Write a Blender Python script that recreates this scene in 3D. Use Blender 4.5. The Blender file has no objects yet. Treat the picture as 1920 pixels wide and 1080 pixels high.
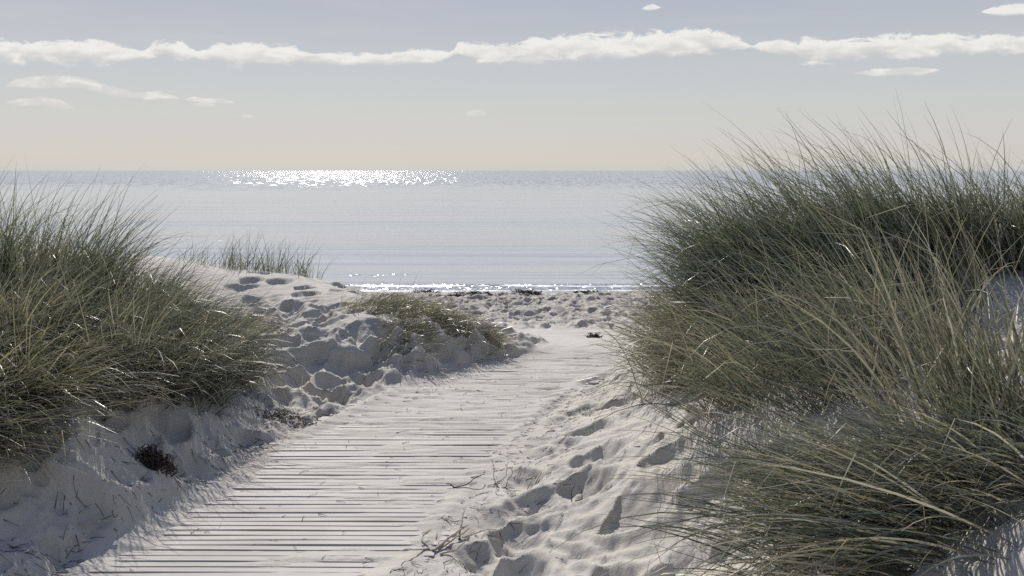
import bpy, math
import numpy as np
from mathutils import Vector

R = math.radians
sc = bpy.context.scene
COL = sc.collection
rng = np.random.default_rng(11)

# ------------------------------------------------------------------ camera
CAM_H, PITCH, F = 1.55, R(8.35), 1500.0          # eye height, downward pitch, focal length in photo pixels
cp, sp = math.cos(PITCH), math.sin(PITCH)
cam_d = bpy.data.cameras.new('camera')
cam_d.sensor_width = 36.0
cam_d.lens = 36.0 * F / 1920.0
cam_d.clip_start, cam_d.clip_end = 0.05, 60000
cam = bpy.data.objects.new('camera', cam_d)
COL.objects.link(cam)
cam.location = (0, 0, CAM_H)
cam.rotation_euler = (R(90) - PITCH, 0, 0)
sc.camera = cam


def at(px, py, Y):
    """world point seen at a photo pixel, at forward distance Y"""
    xc, yc = (px - 960) / F, (540 - py) / F
    dy, dz = cp + yc * sp, -sp + yc * cp
    t = Y / dy
    return (xc * t, Y, CAM_H + dz * t)


def skydir(px, py):
    xc, yc = (px - 960) / F, (540 - py) / F
    dy, dz = cp + yc * sp, -sp + yc * cp
    return xc / dy, dz / dy


# ------------------------------------------------------------------ small helpers
def tag(o, label=None, cat=None, group=None, kind=None):
    if label: o['label'] = label
    if cat: o['category'] = cat
    if group: o['group'] = group
    if kind: o['kind'] = kind
    return o


def empty(name, loc):
    o = bpy.data.objects.new(name, None)
    o.empty_display_size = 0.1
    COL.objects.link(o)
    o.location = loc
    return o


def mesh_obj(name, verts, faces, mat, parent=None, smooth=True, attrs=None):
    """faces: (M,4) or (M,3) int array"""
    verts = np.asarray(verts, np.float32)
    faces = np.asarray(faces, np.int32)
    me = bpy.data.meshes.new(name)
    me.vertices.add(len(verts))
    me.vertices.foreach_set('co', verts.ravel())
    k = faces.shape[1]
    me.loops.add(faces.size)
    me.loops.foreach_set('vertex_index', faces.ravel())
    me.polygons.add(len(faces))
    me.polygons.foreach_set('loop_start', np.arange(0, faces.size, k, dtype=np.int32))
    me.polygons.foreach_set('use_smooth', np.full(len(faces), smooth))
    for nm, val in (attrs or {}).items():
        a = me.attributes.new(nm, 'FLOAT', 'POINT')
        a.data.foreach_set('value', np.asarray(val, np.float32).ravel())
    me.update(calc_edges=True)
    me.validate()
    me.materials.append(mat)
    o = bpy.data.objects.new(name, me)
    COL.objects.link(o)
    if parent is not None:
        o.parent = parent
        o.location = -Vector(parent.location)
    return o


# ------------------------------------------------------------------ numpy noise
def _hash(ix, iy, s):
    h = (ix.astype(np.int64) * 374761393 + iy.astype(np.int64) * 668265263 + s * 1442695041) & 0x7fffffff
    h = ((h ^ (h >> 13)) * 1274126177) & 0x7fffffff
    h = (h ^ (h >> 16)) & 0x7fffffff
    return h / float(0x7fffffff)


def vnoise(x, y, s=0):
    ix, iy = np.floor(x), np.floor(y)
    fx, fy = x - ix, y - iy
    fx = fx * fx * fx * (fx * (fx * 6 - 15) + 10)
    fy = fy * fy * fy * (fy * (fy * 6 - 15) + 10)
    a, b = _hash(ix, iy, s), _hash(ix + 1, iy, s)
    c, d = _hash(ix, iy + 1, s), _hash(ix + 1, iy + 1, s)
    return (a + (b - a) * fx) * (1 - fy) + (c + (d - c) * fx) * fy


def fbm(x, y, s=0, octv=4):
    t, a, n = 0, 0.5, 0
    for k in range(octv):
        t = t + a * (vnoise(x * 2 ** k + 17.3 * k, y * 2 ** k - 9.1 * k, s + k) - 0.5)
        n += a
        a *= 0.5
    return t / n * 2          # about -1 .. 1


def worley(x, y, s=0, jit=0.85):
    ix, iy = np.floor(x), np.floor(y)
    best = np.full(x.shape, 9.0)
    val = np.zeros(x.shape)
    for dx in (-1, 0, 1):
        for dy in (-1, 0, 1):
            cx, cy = ix + dx, iy + dy
            px = cx + 0.5 + (_hash(cx, cy, s) - 0.5) * jit
            py = cy + 0.5 + (_hash(cx, cy, s + 7) - 0.5) * jit
            d = (px - x) ** 2 + (py - y) ** 2
            m = d < best
            best = np.where(m, d, best)
            val = np.where(m, _hash(cx, cy, s + 13), val)
    return np.sqrt(best), val


def sstep(a, b, x):
    t = np.clip((x - a) / (b - a), 0, 1)
    return t * t * (3 - 2 * t)


# ------------------------------------------------------------------ terrain
P = []
def W(x, y, z): P.append((x, y, z))
def A(px, py, Y): P.append(at(px, py, Y))

# boardwalk line: centre x for each forward distance
CY = np.array([-8, 0, 2.0, 3.0, 3.9, 4.7, 5.7, 6.2, 6.65, 7.1, 8.0, 10, 15, 30])
CX = np.array([-3.6, -1.8, -1.32, -1.06, -0.80, -0.58, -0.14, 0.28, 0.82, 1.0, 0.98, 0.85, 0.6, 0.5])
def centre(y): return np.interp(y, CY, CX)
for y in (-8, -4, 0.5, 2, 3, 3.9, 4.7, 5.6, 6.3, 6.9):
    c = float(centre(y))
    for d in (-0.66, 0, 0.62):
        W(c + d, y, 0)
# the path falls to the beach
for y, z in ((7.6, -0.10), (8.6, -0.29), (10, -0.58), (12, -0.97), (14, -1.33), (15.2, -1.48)):
    for d in (-0.6, 0.1, 0.8):
        W(float(centre(y)) + d, y, z)
for x in (-14, -8, -4, 0, 4, 8, 14):
    W(x, 16.2, -1.62); W(x, 20, -1.92); W(x, 25, -2.24); W(x, 30, -2.7); W(x, 45, -4)
# left dune: toe, slope, crest, spur
A(480, 860, 4.17); A(330, 960, 3.48); A(600, 785, 4.9); A(690, 745, 5.38); A(760, 735, 5.5); A(850, 700, 6.0); A(950, 680, 6.36)
A(590, 700, 5.75); A(560, 620, 6.7); A(480, 560, 7.6); A(430, 505, 8.6); A(340, 500, 8.2); A(560, 517, 8.5)
A(690, 690, 5.92); A(640, 545, 7.8); A(700, 572, 6.75); A(760, 582, 6.6); A(850, 610, 6.55); A(930, 636, 6.6); A(980, 650, 6.62); A(1025, 668, 6.65)
A(620, 660, 5.95); A(690, 660, 6.0); A(780, 680, 5.9); A(850, 665, 6.2); W(-0.7, 7.2, 0.22); W(-1.6, 7.7, 0.38)
for q in ((-1.5, 9.2, -0.05), (-2, 11, -0.7), (-2, 13, -1.15), (-3, 10, 0.15), (-5, 10.5, 0.15), (-5, 12, -0.8), (-0.4, 8, -0.05),
          (-1.0, 8.2, 0.0), (-5, 7, 0.85), (-4.2, 6, 0.8), (-3.3, 6, 0.62), (-2.6, 4, 0.52), (-3, 5, 0.65), (-3.5, 3, 0.55),
          (-2.3, 5.2, 0.42), (-6, 4, 0.9), (-2.15, 4.5, 0.36), (-2.3, 2.4, 0.12), (-3, 2, 0.3), (-4.5, 0, 0.5)):
    W(*q)
A(350, 800, 4.1); A(200, 850, 3.43); A(0, 880, 3.25)
# right dune: toe, bank, trough, crest
A(700, 1070, 2.93); A(850, 960, 3.48); A(950, 830, 4.43); A(1060, 760, 5.15); A(1130, 720, 5.7); A(1180, 660, 6.7)
A(1100, 950, 3.3); A(1250, 900, 3.1); A(1200, 800, 3.9); A(1350, 780, 3.4); A(1550, 790, 2.9); A(1650, 830, 2.6)
A(1850, 880, 2.2); A(1900, 1000, 1.7); A(1400, 1000, 2.5); A(1200, 1050, 2.78)
A(1850, 600, 4.0); A(1800, 560, 4.3); A(1880, 660, 3.3); A(1650, 700, 3.4)
A(1300, 700, 4.6); A(1260, 620, 5.6); A(1500, 640, 4.3); A(1400, 600, 4.9); A(1500, 560, 4.9); A(1700, 500, 5.3); A(1900, 480, 5.4)
for q in ((2.4, 7.6, 0.35), (4, 7.6, 0.75), (2, 9, -0.1), (4, 9, 0.3), (3, 11, -0.6), (3, 13, -1.1), (6, 10, 0.2), (6, 8, 0.8),
          (4, 3, 0.95), (6, 5, 1.05), (3, 1.5, 0.85), (1.6, 0.2, 0.62), (0.6, 0.4, 0.15), (2.0, -3, 0.4), (1.9, 8.5, -0.15),
          (2.3, 10, -0.5)):
    W(*q)
P = np.array(P)


def tps_fit(p, lam=0.004):
    n = len(p)
    d = np.hypot(p[:, None, 0] - p[None, :, 0], p[:, None, 1] - p[None, :, 1])
    K = d * d * np.log(d + 1e-9) + np.eye(n) * lam
    Q = np.c_[np.ones(n), p[:, :2]]
    M = np.block([[K, Q], [Q.T, np.zeros((3, 3))]])
    return np.linalg.solve(M, np.r_[p[:, 2], 0, 0, 0])


TW = tps_fit(P)


def base_height(x, y):
    sh = x.shape
    x, y = x.ravel(), y.ravel()
    out = TW[-3] + TW[-2] * x + TW[-1] * y
    for i in range(len(P)):
        d2 = (x - P[i, 0]) ** 2 + (y - P[i, 1]) ** 2 + 1e-12
        out += TW[i] * 0.5 * d2 * np.log(d2)
    # far to either side the dune belt simply runs on
    dflt = np.interp(y, [-30, 0, 7, 9, 13, 16.2, 25, 30, 45, 90], [0.8, 0.8, 0.85, 0.4, -0.9, -1.62, -2.24, -2.7, -4, -8])
    dflt = dflt + 0.25 * fbm(x * 0.25, y * 0.25, 5, 3) * (y < 13)
    k = sstep(6, 10, np.abs(x)) * (y < 16.2) + sstep(11, 14, np.abs(x)) * (y >= 16.2)
    k = np.maximum(k, sstep(-6, -9, y))
    k = np.maximum(k, sstep(38, 45, y))
    return (out * (1 - k) + dflt * k).reshape(sh)


# coarse lookup for everything that stands on the sand
GX, GY = np.arange(-9, 9.01, 0.06), np.arange(-1, 18.01, 0.06)
_gx, _gy = np.meshgrid(GX, GY)
GZ = base_height(_gx, _gy)


def ground(x, y):
    x, y = np.asarray(x, float), np.asarray(y, float)
    fx = np.clip((x - GX[0]) / 0.06, 0, len(GX) - 1.001)
    fy = np.clip((y - GY[0]) / 0.06, 0, len(GY) - 1.001)
    ix, iy = fx.astype(int), fy.astype(int)
    a, b = fx - ix, fy - iy
    return (GZ[iy, ix] * (1 - a) + GZ[iy, ix + 1] * a) * (1 - b) + (GZ[iy + 1, ix] * (1 - a) + GZ[iy + 1, ix + 1] * a) * b


def deck_mask(x, y):
    d = np.abs(x - centre(y))
    return sstep(0.71, 0.60, d) * sstep(7.3, 6.8, y)


def full_height(x, y):
    z = base_height(x, y)
    # domain warp so the treads are never perfect circles
    wx = x + 0.085 * fbm(x * 3.6, y * 3.6, 31, 4)
    wy = y + 0.085 * fbm(x * 3.6, y * 3.6, 41, 4)
    c = centre(y)
    onpath = sstep(0.95, 0.62, np.abs(x - c)) * sstep(8.0, 7.0, y) + sstep(1.15, 0.85, np.abs(x - c)) * sstep(7.0, 8.0, y) * sstep(15.4, 14.6, y)
    left = sstep(-0.10, 0.06, (c - 0.72) - x) * sstep(9.4, 8.8, y)
    right = sstep(0.02, 0.3, x - (c + 0.66)) * sstep(8.5, 7.5, y)
    # left slope: trodden bowls with sharp rims between them
    slope = left * sstep(4.6, 5.2, y) * sstep(-3.0, -2.2, x) * sstep(0.40, 0.26, base_height(x, y))
    d1, v1 = worley(wx / 0.235, wy / 0.22, 3)
    d2, v2 = worley(wx / 0.11 + 3, wy / 0.10, 9)
    bowl = -(1 - np.clip(d1 / 0.62, 0, 1) ** 2) * (0.45 + 0.55 * v1)
    bowl2 = -(1 - np.clip(d2 / 0.62, 0, 1) ** 2) * (0.3 + 0.7 * v2)
    z = z + slope * (0.14 * bowl + 0.055 * bowl2 + 0.07 + 0.012 * fbm(x * 7, y * 7, 73, 4))
    # left foreground: softer lumps
    lf = left * sstep(4.9, 4.3, y)
    z = z + lf * (0.105 * bowl + 0.05 * bowl2 + 0.055 + 0.02 * fbm(x * 5, y * 5, 71, 4))
    # crest of the left dune: a few prints
    cr = left * sstep(6.0, 6.6, y) * sstep(-3.4, -2.8, x)
    pick = (v1 > 0.66)
    z = z + cr * (1 - slope) * 0.075 * bowl * pick
    # right bank: single pits and long wind ripples along the slope
    z = z + right * 0.012 * fbm(x * 5.0 - y * 3.0, y * 9.0 + x * 6.0, 81, 4)
    d3, v3 = worley(wx / 0.29 + 11, wy / 0.26 + 4, 17)
    pit = -(1 - np.clip(d3 / 0.5, 0, 1) ** 2.2) * (v3 > 0.42) * (0.4 + 0.6 * v3)
    rim = np.exp(-((d3 - 0.56) / 0.1) ** 2) * (v3 > 0.42)
    z = z + right * sstep(6.4, 5.6, y) * (0.085 * pit + 0.012 * rim + 0.022 * bowl2 * (v2 > 0.45))
    # beach: thousands of treads
    be = sstep(14.9, 15.6, y + 0.15 * fbm(x, y * 0, 3, 2))
    bxw, byw = 0.22 * fbm(x * 1.9, y * 1.9, 51, 4), 0.30 * fbm(x * 1.9, y * 1.9, 57, 4)
    d4, v4 = worley((wx + bxw) / 0.27, (wy + byw) / 0.36, 23)
    d5, v5 = worley(wx / 0.8 + 9, wy / 1.1, 29)
    bow4 = -(1 - np.clip(d4 / 0.6, 0, 1) ** 2) * (0.2 + 0.8 * v4)
    wetk = sstep(24.6, 23.4, y)
    z = z + be * (wetk * (0.20 * bow4 + 0.10 + 0.07 * fbm(x * 5, y * 4, 59, 4)) + 0.10 * wetk * fbm(x * 0.9, y * 0.7, 91, 4))
    # smooth path beyond the boards
    pth = onpath * sstep(5.7, 6.4, y)
    z = z + pth * (0.012 * fbm(x * 4, y * 5, 95, 4))
    # spur tip: little slip ridges
    tip = np.exp(-(((x - 0.12) / 0.35) ** 2 + ((y - 6.65) / 0.35) ** 2))
    z = z + tip * 0.03 * (np.abs(vnoise((x * 0.9 + y * 0.5) * 11, y * 2, 5) - 0.5) * 2)
    # sand lying in and over the boards
    m = deck_mask(x, y)
    dk = -0.0032 + 0.007 * fbm(x * 1.3, y * 2.2, 101, 4) + 0.013 * fbm(x * 3.2, y * 23, 103, 4)
    edge = np.abs(x - c)
    dk = dk + 0.030 * sstep(0.48, 0.72, edge + 0.10 * fbm(x * 2.5, y * 2.5, 107, 3)) + 0.013 * sstep(4.0, 5.9, y + 0.3 * fbm(x * 2, y * 2, 109, 3))
    z = z * (1 - m) + (dk + 0.12 * (z - 0)) * m
    # crumbs of sand kicked out of the prints, and fine ripple
    d6, v6 = worley(x / 0.055, y / 0.055, 37)
    loose = (slope + lf + right * sstep(6.4, 5.6, y)) * sstep(0.45, 0.62, vnoise(x * 2.3, y * 2.3, 39))
    z = z + loose * (v6 > 0.72) * 0.016 * v6 * np.clip(1 - (d6 / 0.42) ** 2, 0, 1)
    z = z + right * 0.006 * np.sin((x * 0.55 + y * 0.83 + 0.10 * fbm(x * 2, y * 2, 119, 3)) * 62) * sstep(0.4, 0.65, vnoise(x * 1.7 + 5, y * 1.7, 121))
    z = z + 0.006 * fbm(x * 16, y * 16, 111, 4) * (1 - m)
    return z


# ------------------------------------------------------------------ materials
def new_mat(name):
    m = bpy.data.materials.new(name)
    m.use_nodes = True
    nt = m.node_tree
    nt.nodes.clear()
    out = nt.nodes.new('ShaderNodeOutputMaterial')
    return m, nt, out


class N:
    """terse node building"""
    def __init__(s, nt): s.nt = nt
    def n(s, t, **kw):
        x = s.nt.nodes.new(t)
        for k, v in kw.items(): setattr(x, k, v)
        return x
    def put(s, sock, v):
        if isinstance(v, bpy.types.NodeSocket): s.nt.links.new(v, sock)
        elif v is not None: sock.default_value = v
    def math(s, op, a, b=None, c=None, clamp=False):
        x = s.n('ShaderNodeMath', operation=op, use_clamp=clamp)
        s.put(x.inputs[0], a); s.put(x.inputs[1], b); s.put(x.inputs[2], c)
        return x.outputs[0]
    def noise(s, vec, scale, detail=4, rough=0.55, dist=0.0):
        x = s.n('ShaderNodeTexNoise')
        s.put(x.inputs['Vector'], vec); x.inputs['Scale'].default_value = scale
        x.inputs['Detail'].default_value = detail; x.inputs['Roughness'].default_value = rough
        x.inputs['Distortion'].default_value = dist
        return x.outputs['Fac']
    def map(s, vec, scale=(1, 1, 1), loc=(0, 0, 0)):
        x = s.n('ShaderNodeMapping')
        s.put(x.inputs['Vector'], vec); x.inputs['Scale'].default_value = scale; x.inputs['Location'].default_value = loc
        return x.outputs[0]
    def rng(s, v, a, b, c, d, smooth=False):
        x = s.n('ShaderNodeMapRange')
        if smooth: x.interpolation_type = 'SMOOTHSTEP'
        s.put(x.inputs['Value'], v)
        for k, q in zip(('From Min', 'From Max', 'To Min', 'To Max'), (a, b, c, d)): s.put(x.inputs[k], q)
        return x.outputs[0]
    def mix(s, f, a, b, mode='MIX'):
        x = s.n('ShaderNodeMix', data_type='RGBA', blend_type=mode)
        s.put(x.inputs[0], f); s.put(x.inputs[6], a); s.put(x.inputs[7], b)
        return x.outputs[2]
    def ramp(s, f, stops):
        x = s.n('ShaderNodeValToRGB')
        e = x.color_ramp.elements
        while len(e) < len(stops): e.new(0.5)
        for q, (p, c) in zip(e, stops):
            q.position = p
            q.color = (*c, 1) if len(c) == 3 else c
        s.put(x.inputs[0], f)
        return x.outputs[0]
    def bump(s, h, strength, dist, normal=None):
        x = s.n('ShaderNodeBump')
        x.inputs['Strength'].default_value = strength; x.inputs['Distance'].default_value = dist
        s.put(x.inputs['Height'], h)
        if normal is not None: s.put(x.inputs['Normal'], normal)
        return x.outputs[0]
    def attr(s, name):
        return s.n('ShaderNodeAttribute', attribute_name=name).outputs['Fac']


def c3(r, g, b): return (r, g, b, 1)


SAND_A, SAND_B = (0.49, 0.459, 0.396), (0.575, 0.546, 0.478)


def sand_material():
    m, nt, out = new_mat('sand')
    k = N(nt)
    co = k.n('ShaderNodeTexCoord').outputs['Object']
    big = k.noise(co, 1.3, 5)
    fine = k.noise(co, 60, 4, 0.7)
    grain = k.noise(co, 420, 2, 0.7)
    col = k.mix(k.rng(big, 0.3, 0.7, 0, 1), c3(*SAND_A), c3(*SAND_B))
    col = k.mix(k.rng(fine, 0.35, 0.75, 0.0, 0.35), col, c3(0.40, 0.365, 0.33))
    specks = k.rng(k.noise(co, 95, 2, 0.5), 0.70, 0.74, 0, 0.7)
    col = k.mix(specks, col, c3(0.10, 0.085, 0.075))
    # the wet strand, darkened by damp sand and washed-up weed
    sep = k.n('ShaderNodeSeparateXYZ'); k.put(sep.inputs[0], co)
    wob = k.math('MULTIPLY', k.math('SUBTRACT', k.noise(k.map(co, (0.5, 0.5, 0)), 1, 3), 0.5), 2.0)
    yy = k.math('ADD', sep.outputs[1], wob)
    wet = k.rng(yy, 23.0, 24.6, 0, 1, True)
    col = k.mix(k.math('MULTIPLY', wet, 0.45), col, c3(0.17, 0.15, 0.13))
    weed = k.math('MULTIPLY', k.rng(k.noise(k.map(co, (1.2, 2.4, 1)), 4, 6, 0.7), 0.44, 0.60, 0, 0.6), k.rng(yy, 15.6, 19, 0.0, 1.0))
    col = k.mix(weed, col, c3(0.13, 0.11, 0.095))
    b = k.n('ShaderNodeBsdfPrincipled')
    k.put(b.inputs['Base Color'], col)
    k.put(b.inputs['Roughness'], k.rng(wet, 0, 1, 0.85, 0.45))
    b.inputs['Specular IOR Level'].default_value = 0.25
    h = k.math('ADD', k.math('MULTIPLY', k.noise(co, 28, 5, 0.65), 1.0), k.math('MULTIPLY', grain, 0.12))
    k.put(b.inputs['Normal'], k.bump(h, 0.55, 0.012))
    nt.links.new(b.outputs[0], out.inputs[0])
    return m


def wood_material():
    m, nt, out = new_mat('bleached_wood')
    k = N(nt)
    co = k.n('ShaderNodeTexCoord').outputs['Object']
    rnd = k.attr('rnd')
    cmb = k.n('ShaderNodeCombineXYZ'); k.put(cmb.inputs[2], k.math('MULTIPLY', rnd, 37.0))
    v = k.n('ShaderNodeVectorMath', operation='ADD'); k.put(v.inputs[0], co); k.put(v.inputs[1], cmb.outputs[0])
    gr = k.noise(k.map(v.outputs[0], (2.2, 60, 40)), 1, 5, 0.6, 0.3)
    col = k.ramp(gr, [(0.25, (0.22, 0.20, 0.175)), (0.5, (0.36, 0.335, 0.30)), (0.75, (0.46, 0.435, 0.40))])
    col = k.mix(k.rng(rnd, 0, 1, 0, 0.5), col, c3(0.33, 0.30, 0.27))
    dust = k.rng(k.noise(k.map(co, (1.4, 2.6, 1)), 1.6, 5, 0.6), 0.36, 0.62, 0.08, 0.75)
    col = k.mix(dust, col, c3(0.50, 0.465, 0.425))
    b = k.n('ShaderNodeBsdfPrincipled')
    k.put(b.inputs['Base Color'], col)
    b.inputs['Roughness'].default_value = 0.62
    b.inputs['Specular IOR Level'].default_value = 0.35
    h = k.math('ADD', gr, k.math('MULTIPLY', k.noise(co, 300, 3), 0.3))
    k.put(b.inputs['Normal'], k.bump(h, 0.4, 0.004))
    nt.links.new(b.outputs[0], out.inputs[0])
    return m


def grass_material(name, stops, transl=0.32, rough=0.34, spec=1.0, base=(0.16, 0.13, 0.085)):
    m, nt, out = new_mat(name)
    k = N(nt)
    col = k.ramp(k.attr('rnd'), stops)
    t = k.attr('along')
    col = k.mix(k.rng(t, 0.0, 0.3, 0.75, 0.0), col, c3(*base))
    b = k.n('ShaderNodeBsdfPrincipled')
    k.put(b.inputs['Base Color'], col)
    b.inputs['Roughness'].default_value = rough
    b.inputs['Specular IOR Level'].default_value = spec
    tr = k.n('ShaderNodeBsdfTranslucent')
    k.put(tr.inputs['Color'], k.mix(0.5, col, c3(0.23, 0.25, 0.13), 'MIX'))
    mx = k.n('ShaderNodeMixShader'); mx.inputs[0].default_value = transl
    nt.links.new(b.outputs[0], mx.inputs[1]); nt.links.new(tr.outputs[0], mx.inputs[2])
    nt.links.new(mx.outputs[0], out.inputs[0])
    return m


def plain_material(name, a, b_, scale=30, rough=0.8):
    m, nt, out = new_mat(name)
    k = N(nt)
    co = k.n('ShaderNodeTexCoord').outputs['Object']
    nz = k.noise(co, scale, 5, 0.65)
    b = k.n('ShaderNodeBsdfPrincipled')
    k.put(b.inputs['Base Color'], k.mix(k.rng(nz, 0.3, 0.7, 0, 1), c3(*a), c3(*b_)))
    b.inputs['Roughness'].default_value = rough
    k.put(b.inputs['Normal'], k.bump(nz, 0.6, 0.01))
    nt.links.new(b.outputs[0], out.inputs[0])
    return m


def sea_material():
    m, nt, out = new_mat('sea_water')
    k = N(nt)
    co = k.n('ShaderNodeTexCoord').outputs['Object']
    sep = k.n('ShaderNodeSeparateXYZ'); k.put(sep.inputs[0], co)
    X, Y = sep.outputs[0], sep.outputs[1]
    # long low swell lying along the shore, and small ripples
    swell = k.noise(k.map(co, (0.035, 0.55, 1)), 1, 4, 0.55, 0.4)
    swell2 = k.noise(k.map(co, (0.006, 0.075, 1), (5, 3, 0)), 1, 4, 0.6, 0.3)
    rip = k.noise(k.map(co, (1.2, 4.0, 1)), 1, 4, 0.6)
    h = k.math('ADD', k.math('MULTIPLY', swell, 0.10), k.math('MULTIPLY', swell2, 0.8))
    h = k.math('ADD', h, k.math('MULTIPLY', rip, 0.006))
    nb = k.bump(h, 1.0, 1.0)
    # breeze: facets of choppy water beyond the calm inshore strip, plus the swash and one small breaker
    wob = k.math('MULTIPLY', k.math('SUBTRACT', k.noise(k.map(co, (0.03, 0.012, 1)), 1, 5, 0.7), 0.5), 190)
    far = k.rng(k.math('ADD', Y, wob), 140, 260, 0, 1, True)
    shore = k.rng(k.math('ADD', Y, k.math('MULTIPLY', k.math('SUBTRACT', k.noise(k.map(co, (0.4, 0.4, 1)), 1, 3), 0.5), 0.6)), 26.7, 27.2, 1, 0, True)
    ex = k.math('DIVIDE', k.math('ADD', X, 5.1), 1.5)
    ey = k.math('DIVIDE', k.math('SUBTRACT', Y, 29.3), 0.35)
    rr = k.math('ADD', k.math('MULTIPLY', ex, ex), k.math('MULTIPLY', ey, ey))
    spot = k.math('MULTIPLY', k.rng(rr, 0.8, 1.1, 1, 0), k.rng(k.noise(k.map(co, (2.2, 1.5, 1)), 1, 2), 0.45, 0.55, 0, 1))
    def facets(scale, pw, amp_x, amp_y):
        vo = k.n('ShaderNodeTexVoronoi', feature='F1')
        k.put(vo.inputs['Vector'], k.map(co, scale)); vo.inputs['Scale'].default_value = 1
        s2 = k.n('ShaderNodeSeparateColor'); k.put(s2.inputs[0], vo.outputs['Color'])
        tx = k.math('MULTIPLY', k.math('SUBTRACT', k.math('ADD', s2.outputs[0], s2.outputs[2]), 1.0), amp_x)
        ty = k.math('MULTIPLY', k.math('POWER', s2.outputs[1], pw), -amp_y)
        return tx, ty
    fx, fy = facets((1.1, 0.30, 1), 3.4, 0.21, 0.46)
    gx, gy = facets((14, 9, 1), 1.0, 0.55, 0.55)
    near = k.math('MAXIMUM', shore, spot)
    tx = k.math('ADD', k.math('MULTIPLY', fx, far), k.math('MULTIPLY', gx, near))
    ty = k.math('ADD', k.math('MULTIPLY', fy, far), k.math('MULTIPLY', gy, near))
    cmb = k.n('ShaderNodeCombineXYZ'); k.put(cmb.inputs[0], tx); k.put(cmb.inputs[1], ty)
    add = k.n('ShaderNodeVectorMath', operation='ADD'); k.put(add.inputs[0], nb); k.put(add.inputs[1], cmb.outputs[0])
    nrm = k.n('ShaderNodeVectorMath', operation='NORMALIZE'); k.put(nrm.inputs[0], add.outputs[0])
    b = k.n('ShaderNodeBsdfPrincipled')
    b.inputs['Base Color'].default_value = c3(0.45, 0.475, 0.485)
    b.inputs['Roughness'].default_value = 0.13
    b.inputs['IOR'].default_value = 1.333
    k.put(b.inputs['Normal'], nrm.outputs[0])
    nt.links.new(b.outputs[0], out.inputs[0])
    return m


M_SAND = sand_material()
M_WOOD = wood_material()
M_SEA = sea_material()
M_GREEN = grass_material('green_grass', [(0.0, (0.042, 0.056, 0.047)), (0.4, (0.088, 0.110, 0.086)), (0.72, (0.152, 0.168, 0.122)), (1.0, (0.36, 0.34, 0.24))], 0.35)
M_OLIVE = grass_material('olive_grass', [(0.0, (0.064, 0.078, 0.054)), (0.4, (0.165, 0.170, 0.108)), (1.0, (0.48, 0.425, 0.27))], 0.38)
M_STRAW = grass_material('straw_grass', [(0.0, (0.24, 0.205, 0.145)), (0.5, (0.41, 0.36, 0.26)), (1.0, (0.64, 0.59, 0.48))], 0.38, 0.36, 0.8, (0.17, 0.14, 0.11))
M_WEED = plain_material('dry_seaweed', (0.022, 0.016, 0.013), (0.085, 0.052, 0.036), 40)
M_REDWEED = plain_material('red_seaweed', (0.07, 0.035, 0.026), (0.19, 0.11, 0.075), 60)
M_TWIG = plain_material('bleached_root', (0.36, 0.30, 0.235), (0.58, 0.52, 0.44), 45)
M_DARKTWIG = plain_material('dark_stem', (0.055, 0.042, 0.036), (0.14, 0.11, 0.09), 45)
M_FOAM = plain_material('foam', (0.72, 0.72, 0.72), (0.82, 0.82, 0.81), 12, 0.5)

# ------------------------------------------------------------------ sand sheet
def build_sand():
    ys = [-12, -9, -6, -4, -2, -1, 0.0, 0.5, 1.0]
    y = 1.3
    while y < 95:
        ys.append(y)
        y += 0.009 + 0.0010 * y if y < 8 else (0.025 if y < 14.8 else (0.045 if y < 26 else 2.0))
    ys = np.array(ys)
    u = np.linspace(-1, 1, 1050)
    ext = np.array([1.1, 1.25, 1.5, 2, 3, 5, 9])
    u = np.r_[-ext[::-1], u, ext]
    wdt = np.interp(ys, [-12, 1, 8, 30, 95], [3.0, 2.5, 7.2, 22, 60])
    X = u[None, :] * wdt[:, None]
    Y = np.repeat(ys[:, None], len(u), 1)
    Z = full_height(X, Y)
    V = np.stack([X, Y, Z], -1).reshape(-1, 3)
    r, c = X.shape
    i = np.arange((r - 1) * c).reshape(r - 1, c)[:, :-1].ravel()
    Fc = np.stack([i, i + 1, i + c + 1, i + c], -1)
    o = mesh_obj('sand', V, Fc, M_SAND)
    tag(o, kind='structure')
    return ys, u, wdt, Z


SY, SU, SW, SZ = build_sand()

# ------------------------------------------------------------------ sea
def build_sea():
    ys = np.array([21, 24, 27, 32, 40, 60, 100, 200, 500, 1500, 5000, 15000, 40000.0])
    xs = np.array([-40000, -8000, -1500, -300, -80, -25, 0, 25, 80, 300, 1500, 8000, 40000.0])
    X, Y = np.meshgrid(xs, ys)
    V = np.stack([X, Y, np.full_like(X, -2.26)], -1).reshape(-1, 3)
    c = len(xs)
    i = np.arange((len(ys) - 1) * c).reshape(-1, c)[:, :-1].ravel()
    o = mesh_obj('sea', V, np.stack([i, i + 1, i + c + 1, i + c], -1), M_SEA)
    tag(o, kind='structure')


build_sea()


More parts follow.
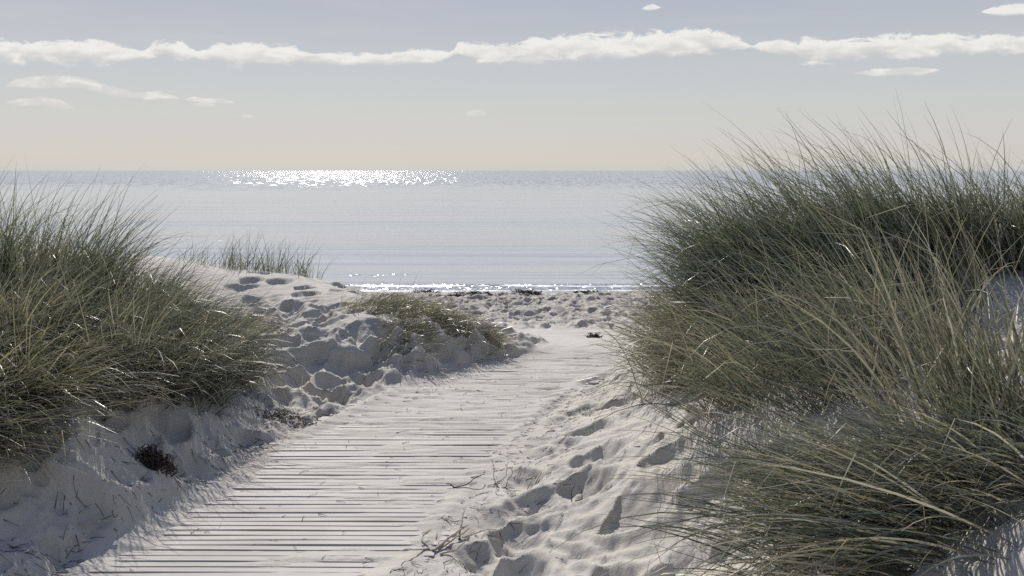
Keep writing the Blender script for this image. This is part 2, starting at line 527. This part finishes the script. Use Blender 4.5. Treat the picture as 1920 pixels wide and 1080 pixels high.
def foam_strip(y0, w, amp, seed, x0=-14, x1=14, thr=-0.2):
    """a low ragged bead of foam along the water's edge"""
    xs = np.arange(x0, x1, 0.035)
    cy = y0 + amp * fbm(xs * 0.35, xs * 0 + seed, seed, 3)
    ww = w * np.clip(0.55 + 1.0 * fbm(xs * 1.7, xs * 0, seed + 3, 4) - thr * 0, 0, 2)
    prof = np.array([-1, -0.7, -0.2, 0.35, 0.8, 1.0])
    ht = np.array([0, 0.6, 1, 0.9, 0.5, 0]) * 0.018
    V = np.zeros((len(xs), 6, 3))
    V[..., 0] = xs[:, None]
    V[..., 1] = cy[:, None] + ww[:, None] * prof + 0.02 * fbm(np.repeat(xs[:, None], 6, 1) * 9, prof[None] * 3 + 0 * xs[:, None], seed + 5, 3)
    V[..., 2] = -2.262 + ht * np.clip(ww / w, 0, 1)[:, None] * (0.7 + 0.5 * vnoise(np.repeat(xs[:, None], 6, 1) * 14, prof[None] * 5 + 0 * xs[:, None], seed))
    n = len(xs)
    i = np.arange((n - 1) * 6).reshape(n - 1, 6)[:, :-1].ravel()
    return V.reshape(-1, 3), np.stack([i, i + 1, i + 7, i + 6], -1)


va, fa = foam_strip(25.35, 0.16, 0.15, 4)
vb, fb = foam_strip(26.5, 0.28, 0.25, 9)
tag(mesh_obj('foam', np.r_[va, vb], np.r_[fa, fb + len(va)], M_FOAM), kind='stuff')

# ------------------------------------------------------------------ boardwalk
def build_boardwalk():
    V, Fq, rn = [], [], []
    y = 1.35
    k = 0
    while y < 6.7:
        r = np.random.default_rng(500 + k)
        c = float(centre(y))
        L, w, t = 1.42 + r.uniform(-0.03, 0.03), 0.0405 + r.normal(0, 0.0016), 0.020
        a = R(r.normal(-0.1, 0.12))
        nseg = 14
        sx = np.linspace(-L / 2, L / 2, nseg)
        sag = r.normal(0, 0.0012) + 0.0015 * np.sin(sx * r.uniform(2, 5) + r.uniform(0, 6))
        e = 0.003
        prof = np.array([(-w / 2, -t), (-w / 2, -e), (-w / 2 + e, 0), (w / 2 - e, 0), (w / 2, -e), (w / 2, -t)])
        edge = 0.0012 * fbm(sx * 9, sx * 0 + k, 77, 3)
        q = np.zeros((nseg, 6, 3))
        q[..., 0] = sx[:, None]
        q[..., 1] = prof[None, :, 0] * (1 + 0 * sx[:, None]) + edge[:, None] * np.sign(prof[None, :, 0])
        q[..., 2] = prof[None, :, 1] + sag[:, None]
        ca, sa = math.cos(a), math.sin(a)
        X = q[..., 0] * ca - q[..., 1] * sa + c + r.normal(0, 0.012)
        Yv = q[..., 0] * sa + q[..., 1] * ca + y
        q = np.stack([X, Yv, q[..., 2]], -1).reshape(-1, 3)
        b = sum(len(v) for v in V)
        for s in range(nseg - 1):
            for j in range(5):
                i = b + s * 6 + j
                Fq.append((i, i + 6, i + 7, i + 1))
        for i in (b, b + (nseg - 1) * 6):
            Fq += [(i, i + 1, i + 4, i + 5), (i + 1, i + 2, i + 3, i + 4)]
        V.append(q); rn.append(np.full(len(q), r.uniform()))
        y += 0.0455 + r.normal(0, 0.0008)
        k += 1
    o = mesh_obj('boardwalk', np.concatenate(V), np.array(Fq), M_WOOD, smooth=False, attrs={'rnd': np.concatenate(rn)})
    tag(o, 'bleached wooden slat boardwalk half buried in sand leading between the dunes', 'boardwalk')


build_boardwalk()

# ------------------------------------------------------------------ marram grass
K = 8


def blades(roots, az, th0, th1, L, w, power=1.4, kink=None, rs=None):
    """ribbon blades: roots (n,3), heading az, lean at root th0, extra bend to tip th1, length L, width w"""
    n = len(roots)
    t = np.linspace(0, 1, K)
    th = th0[:, None] + th1[:, None] * t[None] ** power
    if kink is not None:
        th = th + kink[:, None] * (t[None] > rs.uniform(0.55, 0.85, n)[:, None])
    azt = az[:, None] + rs.normal(0, 0.22, n)[:, None] * t[None]
    d = np.stack([np.sin(th) * np.cos(azt), np.sin(th) * np.sin(azt), np.cos(th)], -1)
    step = (L / (K - 1))[:, None, None] * d
    p = np.concatenate([np.zeros((n, 1, 3)), np.cumsum(step[:, :-1], 1)], 1) + roots[:, None]
    g = ground(p[..., 0], p[..., 1]) + 0.012
    p[:, 1:, 2] = np.maximum(p[:, 1:, 2], g[:, 1:])
    ref = np.array([0, 0, 1.0]) + 0.75 * rs.normal(0, 1, (n, 1, 3)) + 0.35 * rs.normal(0, 1, (n, 1, 3)) * t[None, :, None]
    side = np.cross(d, ref)
    side /= np.linalg.norm(side, axis=-1, keepdims=True) + 1e-9
    ww = w[:, None] * np.clip(1.0 - 0.9 * t[None] ** 1.7, 0.1, 1) * np.clip(0.55 + 2 * t[None], 0, 1)
    q = side * (ww / 2)[..., None]
    V = np.stack([p - q, p + q], 2).reshape(-1, 3)
    i = (np.arange(n)[:, None] * (2 * K) + np.arange(K - 1)[None] * 2).ravel()
    Fc = np.stack([i, i + 1, i + 3, i + 2], -1)
    al = np.repeat(np.tile(t, n), 2)
    return V, Fc, al


def scatter(reg, n, rs, tuft=0.07, per=14):
    """roots gathered in tufts inside ellipses (cx, cy, rx, ry, weight)"""
    reg = np.array(reg, float)
    wts = reg[:, 4] / reg[:, 4].sum()
    nt = max(1, n // per)
    pick = rs.choice(len(reg), nt, p=wts)
    a, r = rs.uniform(0, 2 * np.pi, nt), np.sqrt(rs.uniform(0, 1, nt))
    cx = reg[pick, 0] + reg[pick, 2] * r * np.cos(a)
    cy = reg[pick, 1] + reg[pick, 3] * r * np.sin(a)
    who = rs.integers(0, nt, n)
    off = rs.normal(0, tuft, (n, 2))
    x, y = cx[who] + off[:, 0], cy[who] + off[:, 1]
    return np.c_[x, y, ground(x, y) - 0.03], off, who, nt


def clump(label, reg, n, L, az, th0, th1, w=0.0055, azs=0.5, straw=0.12, mat=None, seed=1, fan=2.2, cat='grass clump',
          tuft=0.075, per=46, kinked=0.35, group='marram grass clumps on the dunes', name='grass_clump'):
    rs = np.random.default_rng(seed)
    cx = np.mean([q[0] for q in reg]); cy = np.mean([q[1] for q in reg])
    root = empty(name, (cx, cy, float(ground(cx, cy))))
    tag(root, label, cat, group)
    for part, cnt, m in (('green_blades', int(n * (1 - straw)), mat or M_GREEN), ('dry_blades', int(n * straw), M_STRAW)):
        if cnt < 3: continue
        roots, off, who, nt = scatter(reg, cnt, rs, tuft, per)
        ta = az + rs.normal(0, azs * 0.6, nt)
        tl = rs.uniform(0.6, 1.12, nt)
        tb = rs.normal(0, 0.22, (nt, 2))
        # blades fan outward from the middle of their tuft and bend with the wind
        vx = np.cos(ta[who]) * np.sin(th0) + off[:, 0] * fan + tb[who, 0] + rs.normal(0, 0.15, cnt)
        vy = np.sin(ta[who]) * np.sin(th0) + off[:, 1] * fan + tb[who, 1] + rs.normal(0, 0.15, cnt)
        h = np.hypot(vx, vy)
        a = np.arctan2(vy, vx)
        t0 = np.arctan2(h, np.cos(th0))
        # heading turns toward the wind
        a = np.arctan2(np.sin(a) * 0.6 + np.sin(ta[who]) * 0.8, np.cos(a) * 0.6 + np.cos(ta[who]) * 0.8) + rs.normal(0, azs * 0.4, cnt)
        t1 = th1 * rs.gamma(4, 0.25, cnt)
        LL = rs.uniform(L[0], L[1], cnt) * tl[who] * np.where(rs.uniform(size=cnt) < 0.35, rs.uniform(0.4, 0.85, cnt), 1) * np.where(rs.uniform(size=cnt) < 0.06, 1.18, 1)
        ww = w * rs.uniform(0.65, 1.25, cnt)
        kk = None
        if part == 'dry_blades':
            t1 = t1 * 1.25
            kk = np.where(rs.uniform(size=cnt) < kinked, rs.uniform(0.5, 1.7, cnt), 0)
        V, Fc, al = blades(roots, a, t0, t1, LL, ww, 1.4, kk, rs)
        rn = np.repeat(np.clip(rs.normal(0.47, 0.30, cnt) + 0.15 * (tl[who] - 0.9), 0, 1), 2 * K)
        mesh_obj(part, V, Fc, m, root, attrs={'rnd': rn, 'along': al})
    return root


LEFT, RIGHT = math.pi, 0.0
# --- left dune
clump('tall upright dark marram clump on the far left crest reaching above the sea horizon',
      [(-3.8, 5.7, 0.7, 0.45, 1), (-3.15, 5.5, 0.3, 0.35, 0.5)], 2600, (0.5, 0.95), -0.25, R(6), R(38), seed=21, azs=0.9, straw=0.16, w=0.0078)
clump('broad green marram mound bending right over the shaded bank left of the boardwalk',
      [(-2.6, 4.7, 0.5, 0.45, 1), (-2.13, 4.5, 0.28, 0.32, 1.0), (-2.15, 5.1, 0.3, 0.35, 0.8), (-2.75, 5.55, 0.38, 0.35, 0.8)], 7800, (0.36, 0.78), -0.35, R(30), R(64), seed=22, azs=0.5, fan=1.6, straw=0.24, w=0.007)
clump('long pale-tipped marram tussock at the left edge arching down towards the walkway',
      [(-2.35, 3.9, 0.25, 0.25, 0.9), (-2.6, 4.2, 0.35, 0.35, 1.1), (-2.42, 3.4, 0.16, 0.18, 0.45)], 3300, (0.40, 0.80), -0.5, R(60), R(42), seed=23, azs=0.22, fan=0.9, straw=0.34, mat=M_OLIVE, w=0.0072)
clump('thin sparse marram tuft standing on the bare crest in front of the sea',
      [(-2.75, 8.8, 0.85, 0.16, 1)], 430, (0.24, 0.55), 0.2, R(6), R(30), seed=24, azs=1.5, straw=0.08, w=0.0065, tuft=0.06, per=9)
clump('low olive marram patch spilling over the sandy spur beside the path bend',
      [(-1.1, 7.0, 0.4, 0.3, 1), (-0.75, 6.7, 0.45, 0.35, 1.4), (-0.4, 6.6, 0.25, 0.2, 0.6), (-0.8, 6.15, 0.32, 0.2, 0.6)], 3200, (0.12, 0.36), -0.6, R(48), R(46), seed=25, azs=0.7, straw=0.4, mat=M_OLIVE, w=0.0062, per=30, tuft=0.09)
clump('straw-coloured low grass fringe creeping over bare sand right of the green mound',
      [(-2.5, 6.7, 0.45, 0.5, 1), (-2.1, 6.0, 0.3, 0.3, 0.7)], 1000, (0.18, 0.4), -0.2, R(50), R(50), seed=26, azs=0.7, straw=0.45, mat=M_OLIVE, w=0.006)
# --- right dune
clump('largest dark marram clump on the right crest, swept left against sky and sea',
      [(2.0, 5.0, 0.5, 0.35, 1.1), (1.6, 5.0, 0.32, 0.4, 1.0), (2.6, 5.0, 0.5, 0.3, 1.0), (1.8, 4.65, 0.3, 0.22, 0.7)], 8200, (0.55, 1.2), LEFT + 0.1, R(30), R(48), seed=31, azs=0.5, straw=0.13, w=0.0078)
clump('upright marram clump on the far right crest with thin blades against the sky',
      [(3.15, 4.95, 0.6, 0.35, 1.2), (3.8, 4.8, 0.6, 0.4, 0.8)], 5600, (0.42, 0.82), LEFT + 0.3, R(14), R(40), seed=32, azs=0.9, straw=0.2, w=0.0075)
clump('olive and straw marram clump at the foot of the right dune beside the path',
      [(1.2, 4.8, 0.25, 0.45, 1), (1.4, 4.4, 0.22, 0.25, 0.8)], 2600, (0.35, 0.75), LEFT + 0.25, R(36), R(62), seed=33, azs=0.6, straw=0.34, mat=M_OLIVE, w=0.007)
clump('loose marram tussock whose long thin blades arch left over the sandy bank and boardwalk',
      [(1.2, 3.55, 0.3, 0.3, 1), (1.35, 3.1, 0.18, 0.15, 0.4)], 720, (0.55, 1.05), LEFT + 0.15, R(42), R(44), seed=34, azs=0.6, straw=0.3, w=0.006, per=24)
clump('tangle of diagonal marram blades in front of the dark hollow of the right dune',
      [(1.7, 3.9, 0.4, 0.35, 1), (1.6, 3.35, 0.22, 0.2, 0.35), (2.25, 4.3, 0.3, 0.25, 0.6)], 1900, (0.4, 0.95), LEFT, R(26), R(44), seed=35, azs=0.8, straw=0.38, w=0.007)
clump('nearest dense marram clump in the lower right corner, blades swept flat to the left',
      [(1.3, 2.1, 0.2, 0.22, 1.2), (1.05, 2.2, 0.2, 0.22, 1), (1.0, 1.85, 0.18, 0.15, 0.8)], 2300, (0.35, 0.75), LEFT + 0.12, R(60), R(34), seed=36, azs=0.35, straw=0.3, w=0.006)
clump('open upright green marram tuft at the right edge with broad hooked pale blades',
      [(1.45, 2.4, 0.17, 0.15, 1)], 400, (0.4, 0.9), LEFT - 0.3, R(8), R(42), seed=37, azs=1.6, straw=0.25, w=0.0075, tuft=0.06, kinked=0.6, mat=M_OLIVE)
rs_h = np.random.default_rng(404)
nh = 34
tuft_root = [o for o in COL.objects if o.get('label', '').startswith('open upright')][0]
hx, hy = 1.45 + rs_h.normal(0, 0.13, nh), 2.45 + rs_h.normal(0, 0.13, nh)
Vh, Fh, ah = blades(np.c_[hx, hy, ground(hx, hy) - 0.02], rs_h.choice([math.pi, 0.2, 2.6, 3.6], nh) + rs_h.normal(0, 0.4, nh), R(6) + R(16) * rs_h.uniform(0, 1, nh),
                    R(14) + R(30) * rs_h.uniform(0, 1, nh), rs_h.uniform(0.5, 0.95, nh), rs_h.uniform(0.007, 0.0105, nh), 1.6,
                    np.where(rs_h.uniform(size=nh) < 0.7, rs_h.uniform(0.6, 1.6, nh), 0), rs_h)
mesh_obj('hooked_blades', Vh, Fh, M_STRAW, tuft_root, attrs={'rnd': np.repeat(rs_h.uniform(0.4, 1, nh), 2 * K), 'along': ah})

# ------------------------------------------------------------------ washed-up and blown things
def tube(pts, r0, r1, sides=6):
    pts = np.asarray(pts, float)
    n = len(pts)
    tg = np.gradient(pts, axis=0)
    tg /= np.linalg.norm(tg, axis=1, keepdims=True) + 1e-9
    ref = np.array([0.3, 0.2, 0.93])
    s = np.cross(tg, ref); s /= np.linalg.norm(s, axis=1, keepdims=True) + 1e-9
    u = np.cross(s, tg)
    rr = np.linspace(r0, r1, n)
    ang = np.linspace(0, 2 * np.pi, sides, endpoint=False)
    V = pts[:, None] + rr[:, None, None] * (np.cos(ang)[None, :, None] * s[:, None] + np.sin(ang)[None, :, None] * u[:, None])
    Fc = []
    for i in range(n - 1):
        for j in range(sides):
            Fc.append((i * sides + j, i * sides + (j + 1) % sides, (i + 1) * sides + (j + 1) % sides, (i + 1) * sides + j))
    return V.reshape(-1, 3), np.array(Fc)


def join(parts):
    V, Fc, b = [], [], 0
    for v, f in parts:
        V.append(v); Fc.append(f + b); b += len(v)
    return np.concatenate(V), np.concatenate(Fc)


def fh(x, y):
    j = int(np.clip(np.searchsorted(SY, y) - 1, 0, len(SY) - 2))
    b = (y - SY[j]) / (SY[j + 1] - SY[j])
    return float((1 - b) * np.interp(x / SW[j], SU, SZ[j]) + b * np.interp(x / SW[j + 1], SU, SZ[j + 1]))


def wander(x, y, z, az, length, rs, n=7, curl=0.5, lift=0.0, drop=True):
    pts = [(x, y, z)]
    el = lift
    for i in range(n):
        az += rs.normal(0, curl)
        el += rs.normal(0, curl * 0.6)
        d = length / n
        x += d * math.cos(az) * math.cos(el); y += d * math.sin(az) * math.cos(el); z += d * math.sin(el)
        if drop: z = max(z, fh(x, y) + 0.004)
        pts.append((x, y, z))
    return pts


def weed_heap(label, x, y, rx, ry, h, n, seed, mat=None, name='seaweed_heap', group='seaweed heaps washed up on the strand', length=0.25, r=0.006):
    rs = np.random.default_rng(seed)
    parts = []
    for i in range(n):
        a, q = rs.uniform(0, 6.28), math.sqrt(rs.uniform())
        px, py = x + rx * q * math.cos(a), y + ry * q * math.sin(a)
        zz = fh(px, py) + h * (1 - q * q) * rs.uniform(0.2, 1.0)
        p = wander(px, py, zz, rs.uniform(0, 6.28), length * rs.uniform(0.5, 1.3), rs, 6, 0.8, rs.normal(0, 0.12), False)
        p = np.array(p)
        p[:, 2] = np.clip(p[:, 2], fh(px, py) - 0.02, fh(px, py) + h * 1.05)
        parts.append(tube(p, r * rs.uniform(0.6, 1.4), r * 0.5, 5))
    v, f = join(parts)
    o = mesh_obj(name, v, f, mat or M_WEED)
    tag(o, label, 'seaweed', group)


bx = at(993, 552, 23.6); weed_heap('biggest dark seaweed heap on the strand close to the waterline', bx[0], 23.6, 0.36, 0.25, 0.11, 150, 61, r=0.014, length=0.3)
bx = at(1095, 550, 23.8); weed_heap('flat dark seaweed heap on the strand right of the biggest heap', bx[0], 23.8, 0.6, 0.22, 0.07, 130, 62, r=0.013, length=0.3)
bx = at(800, 548, 24.2); weed_heap('small dark seaweed heap at the waterline above the olive grass spur', bx[0], 24.2, 0.35, 0.2, 0.09, 60, 63, r=0.013, length=0.3)
bx = at(880, 556, 22.8); weed_heap('long thin streak of dark seaweed on the trodden beach sand', bx[0], 22.8, 0.8, 0.18, 0.06, 80, 64, r=0.012, length=0.35)
bx = at(1105, 622, 12.5); weed_heap('dark sandy lump of seaweed at the far right end of the smooth path', bx[0], 11.8, 0.10, 0.10, 0.07, 80, 65, r=0.007, length=0.10, group=None)
bx = at(292, 930, 3.6); weed_heap('tangled brown seaweed clump on sand left of the boardwalk', bx[0], 3.62, 0.075, 0.05, 0.05, 330, 66, r=0.0026, length=0.06, name='seaweed_clump', group=None)
bx = at(535, 798, 4.75); weed_heap('scatter of reddish dry seaweed at the edge of the boards below the green mound', bx[0], 4.75, 0.20, 0.09, 0.015, 150, 67, M_REDWEED, r=0.0024, length=0.07, name='seaweed_patch', group=None)


def twig_thing(name, label, cat, px, py, Y, mat, spec, seed):
    rs = np.random.default_rng(seed)
    x, _, _ = at(px, py, Y)
    parts = []
    for (dx, dy, az, L, r0, r1, lift, curl) in spec:
        z = fh(x + dx, Y + dy) + r0 * 0.8
        parts.append(tube(wander(x + dx, Y + dy, z, az, L, rs, 9, curl, lift), r0, r1))
    v, f = join(parts)
    tag(mesh_obj(name, v, f, mat), label, cat)


twig_thing('driftwood', 'pale forked dry root lying on sand at the right edge of the boardwalk', 'driftwood', 812, 1020, 3.1, M_TWIG,
           [(0, 0, 0.9, 0.26, 0.008, 0.004, 0.1, 0.25), (0.02, 0.02, 0.6, 0.16, 0.005, 0.002, 0.15, 0.3), (0.1, 0.13, 1.5, 0.14, 0.006, 0.002, 0.5, 0.2),
            (0.0, 0.0, 2.6, 0.22, 0.005, 0.002, 0.0, 0.3), (0.03, -0.02, 0.3, 0.18, 0.005, 0.001, 0.1, 0.4), (0.12, 0.16, 0.2, 0.16, 0.004, 0.001, 0.3, 0.4),
            (-0.02, 0.02, 3.4, 0.25, 0.0035, 0.001, 0.05, 0.4)], 71)
twig_thing('twig', 'short straight pale stick lying on sand in the left foreground', 'twig', 150, 1020, 3.15, M_TWIG, [(0, 0, 0.35, 0.16, 0.0045, 0.003, 0.05, 0.04)], 72)
twig_thing('twig', 'wiry dark stem standing bent above the sandy bank of the right dune', 'twig', 1072, 915, 3.5, M_DARKTWIG,
           [(0, 0, 1.9, 0.09, 0.0028, 0.0018, 1.0, 0.3), (0.02, 0.02, -0.2, 0.12, 0.0025, 0.0012, 0.2, 0.4), (0.04, 0.0, 0.3, 0.1, 0.003, 0.001, 0.2, 0.5)], 73)
twig_thing('twig', 'curly reddish stems beside a footprint at the boardwalk edge', 'twig', 925, 905, 3.75, M_REDWEED,
           [(0, 0, 0.8, 0.2, 0.0022, 0.001, 0.15, 0.5), (0.02, 0, 2.0, 0.14, 0.0022, 0.001, 0.1, 0.6), (0.05, 0.01, 0.2, 0.15, 0.003, 0.001, 0.2, 0.7), (0.03, -0.03, 1.2, 0.12, 0.0025, 0.001, 0.5, 0.7)], 74)
twig_thing('twig', 'thin dark stalk lying across the boards near the right sand edge', 'twig', 870, 915, 3.75, M_DARKTWIG,
           [(-0.05, 0, 0.15, 0.2, 0.0035, 0.0015, 0.1, 0.35), (-0.05, 0, 2.2, 0.05, 0.004, 0.002, 0.3, 0.4)], 75)


def litter():
    rs = np.random.default_rng(88)
    parts = []
    for i in range(1300):
        k = rs.uniform()
        if k < 0.35:
            y = rs.uniform(2.7, 5.2); x = float(centre(y)) - 0.72 - abs(rs.normal(0, 0.16)) + 0.05
        elif k < 0.7:
            y = rs.uniform(2.6, 5.6); x = float(centre(y)) + 0.62 + abs(rs.normal(0, 0.3))
        elif k < 0.85:
            y = rs.uniform(2.6, 6.5); x = float(centre(y)) + rs.uniform(-0.7, 0.7)
        else:
            y = rs.uniform(5.0, 7.0); x = rs.uniform(-2.4, -0.3)
        L = rs.uniform(0.012, 0.06) if rs.uniform() < 0.98 else rs.uniform(0.08, 0.14)
        a = rs.normal(0.2, 0.8)
        z = fh(x, y)
        if abs(x - float(centre(y))) < 0.68 and y < 6.3: z = max(z, 0.002)
        p0 = np.array([x, y, z + 0.002]); p2 = p0 + L * np.array([math.cos(a), math.sin(a), 0])
        p2[2] = max(fh(p2[0], p2[1]), 0.0 if z >= 0.002 and abs(x - float(centre(y))) < 0.68 else -9) + 0.003
        p1 = (p0 + p2) / 2 + np.array([rs.normal(0, L * 0.06), rs.normal(0, L * 0.06), 0.001 + abs(rs.normal(0, L * 0.03))])
        parts.append(tube([p0, p1, p2], rs.uniform(0.0008, 0.0022), 0.0006, 4))
    v, f = join(parts)
    tag(mesh_obj('plant_litter', v, f, M_DARKTWIG), kind='stuff')


litter()

# ------------------------------------------------------------------ sun and sky
SUN_EL, SUN_AZ = R(40), R(-15.3)       # azimuth from +Y, negative = left
sl = bpy.data.lights.new('sun', 'SUN')
sl.energy, sl.angle, sl.color = 4.1, R(0.5), (1.0, 0.95, 0.88)
so = bpy.data.objects.new('sun', sl)
COL.objects.link(so)
sd = Vector((math.sin(SUN_AZ) * math.cos(SUN_EL), math.cos(SUN_AZ) * math.cos(SUN_EL), math.sin(SUN_EL)))
so.rotation_euler = sd.to_track_quat('Z', 'Y').to_euler()
so.location = sd * 50

wd = bpy.data.worlds.new('World')
sc.world = wd
wd.use_nodes = True
nt = wd.node_tree
nt.nodes.clear()
k = N(nt)
sky = k.n('ShaderNodeTexSky', sky_type='NISHITA')
sky.sun_disc = False
sky.sun_elevation = SUN_EL
sky.sun_rotation = SUN_AZ
sky.altitude = 0
sky.air_density, sky.dust_density, sky.ozone_density = 1.0, 0.6, 1.0
gen = k.n('ShaderNodeTexCoord').outputs['Generated']
sep = k.n('ShaderNodeSeparateXYZ'); k.put(sep.inputs[0], gen)
dx, dy, dz = sep.outputs
ysafe = k.math('MAXIMUM', dy, 0.05)
U = k.math('DIVIDE', dx, ysafe)
Vv = k.math('DIVIDE', dz, ysafe)
U0, U1 = -0.75, 0.75
V0, V1 = 0.0, 0.26
cmbv = k.n('ShaderNodeCombineXYZ'); k.put(cmbv.inputs[0], U); k.put(cmbv.inputs[1], Vv)
cn1 = k.noise(k.map(cmbv.outputs[0], (30, 75, 1)), 1, 8, 0.68, 0.5)
cn2 = k.noise(k.map(cmbv.outputs[0], (22, 60, 1), (4, 2, 0)), 1, 7, 0.6, 0.3)
upos = k.rng(U, U0, U1, 0, 1)


def cloud_layer(pts, er=1.0, off=0.47):
    """pts: (px, py_top, py_base). Returns cover, and height inside the cloud 0..1"""
    st = []
    for px, a, b in pts:
        if er < 1 and a != b: a, b = a - 3, b + 2.5
        u, vt = skydir(px, a); _, vb = skydir(px, b)
        st.append(((u - U0) / (U1 - U0), (vt / V1, vb / V1, 0)))
    st.sort(key=lambda q: q[0])
    x = k.n('ShaderNodeValToRGB')
    x.color_ramp.interpolation = 'LINEAR'
    e = x.color_ramp.elements
    while len(e) < len(st): e.new(0.5)
    for q, (p_, c_) in zip(e, st):
        q.position = min(max(p_, 0), 1); q.color = (*c_, 1)
    k.put(x.inputs[0], upos)
    s2 = k.n('ShaderNodeSeparateColor'); k.put(s2.inputs[0], x.outputs[0])
    top = k.math('MULTIPLY', s2.outputs[0], V1)
    bas = k.math('MULTIPLY', s2.outputs[1], V1)
    th = k.math('SUBTRACT', top, bas)
    n1 = k.math('SUBTRACT', cn1, off)
    tb = k.math('ADD', top, k.math('MULTIPLY', n1, k.math('MULTIPLY', th, 1.45 * er)))
    bb = k.math('ADD', bas, k.math('MULTIPLY', k.math('SUBTRACT', cn2, 0.58), k.math('MULTIPLY', th, 1.2 * er)))
    up = k.rng(k.math('SUBTRACT', tb, Vv), 0.0, k.math('MAXIMUM', k.math('MULTIPLY', th, 0.22), 0.0008), 0, 1, True)
    lo = k.rng(k.math('SUBTRACT', Vv, bb), 0.0, k.math('MAXIMUM', k.math('MULTIPLY', th, 0.4), 0.001), 0, 1, True)
    cov = k.math('MULTIPLY', up, lo)
    cov = k.math('MULTIPLY', cov, k.rng(th, 0.0008, 0.003, 0, 1))
    hin = k.math('DIVIDE', k.math('SUBTRACT', Vv, bas), k.math('MAXIMUM', th, 0.001))
    return cov, hin


band = [(-80, 76, 114), (0, 75, 116), (110, 80, 118), (180, 71, 119), (235, 86, 117), (268, 97, 110), (290, 78, 109), (335, 77, 108), (368, 97, 108),
        (400, 86, 116), (450, 80, 121), (530, 81, 122), (575, 97, 121), (680, 100, 124), (730, 97, 122), (800, 90, 117), (845, 97, 110), (858, 80, 100), (900, 80, 116),
        (960, 82, 118), (1010, 70, 117), (1190, 62, 110), (1330, 57, 98), (1385, 70, 96), (1408, 86, 90), (1440, 77, 98), (1500, 71, 117), (1570, 74, 118), (1650, 66, 109), (1750, 63, 105), (1920, 66, 100), (2020, 70, 102)]
second = [(10, 162, 162), (25, 152, 163), (90, 145, 165), (155, 147, 165), (185, 159, 174), (215, 165, 181), (250, 177, 184), (300, 173, 185), (328, 182, 183), (343, 187, 187),
          (362, 183, 189), (385, 187, 190), (400, 188, 191), (425, 188, 193), (443, 192, 192), (868, 213, 213), (880, 210, 217), (905, 210, 217), (914, 214, 214),
          (1590, 138, 138), (1640, 132, 141), (1720, 129, 141), (1770, 130, 130)]
third = [(5, 192, 192), (30, 189, 196), (80, 186, 199), (112, 189, 205), (138, 202, 202), (362, 197, 197), (376, 193, 200), (395, 194, 201), (405, 199, 199), (450, 218, 218), (462, 216, 220), (482, 218, 218),
         (1200, 17, 17), (1222, 11, 19), (1242, 14, 14), (1835, 23, 23), (1870, 13, 27), (1910, 9, 27), (2000, 14, 27)]
ca, ha = cloud_layer(band)
cb, hb = cloud_layer(second, 0.7, 0.40)
cc, hc = cloud_layer(third, 0.7, 0.40)
cover = k.math('MAXIMUM', ca, k.math('MULTIPLY', k.math('MAXIMUM', cb, cc), 0.95))
front = k.rng(dy, 0.3, 0.5, 0, 1)
cover = k.math('MULTIPLY', cover, front)
# thin high veil
veil = k.math('MULTIPLY', k.rng(k.noise(k.map(cmbv.outputs[0], (3, 34, 1), (1, 7, 0)), 1, 5, 0.6), 0.5, 0.8, 0, 0.12), front)
# sky tone by height: warm pale near the sea, blue grey above
SKY_GAIN = 1.0
skyc = sky.outputs[0]
strength = 0.10
elev = k.math('MAXIMUM', dz, 0.0)
tone = k.ramp(k.math('POWER', elev, 0.5), [(q ** 0.5, c) for q, c in (
    (0.0, (.545, .555, .555)), (0.006, (.565, .56, .545)), (0.016, (.590, .563, .525)), (0.045, (.573, .562, .538)), (0.08, (.56, .565, .56)), (0.125, (.515, .538, .556)),
    (0.20, (.43, .457, .52)), (0.34, (.31, .365, .51)), (0.6, (.22, .28, .46)), (1.0, (.18, .245, .46)))])
tv = k.n('ShaderNodeVectorMath', operation='SCALE'); k.put(tv.inputs[0], tone); k.put(tv.inputs['Scale'], k.rng(dy, -0.7, 0.6, 6.0, 10.0, True))
toned = k.mix(0.93, skyc, tv.outputs[0])
shade = k.rng(k.math('MULTIPLY', cn2, k.rng(ha, 0.2, 0.8, 1.2, 0.8)), 0.38, 0.68, 0.0, 1.0, True)
lit = k.mix(shade, c3(8.25, 8.1, 7.75), c3(6.5, 6.4, 6.25))
cl = k.mix(k.math('ADD', cover, veil, clamp=True), toned, lit)
bg = k.n('ShaderNodeBackground')
bg.inputs['Strength'].default_value = strength
k.put(bg.inputs['Color'], cl)
wo = k.n('ShaderNodeOutputWorld')
nt.links.new(bg.outputs[0], wo.inputs[0])

# ------------------------------------------------------------------ render settings
sc.render.engine = 'CYCLES'
sc.view_settings.view_transform = 'Standard'
sc.view_settings.look = 'None'
sc.view_settings.exposure = 0.06
sc.view_settings.gamma = 1.0
sc.cycles.max_bounces = 6
sc.cycles.diffuse_bounces = 3
sc.cycles.glossy_bounces = 3
sc.cycles.transmission_bounces = 3

sc.cycles.use_denoising = False
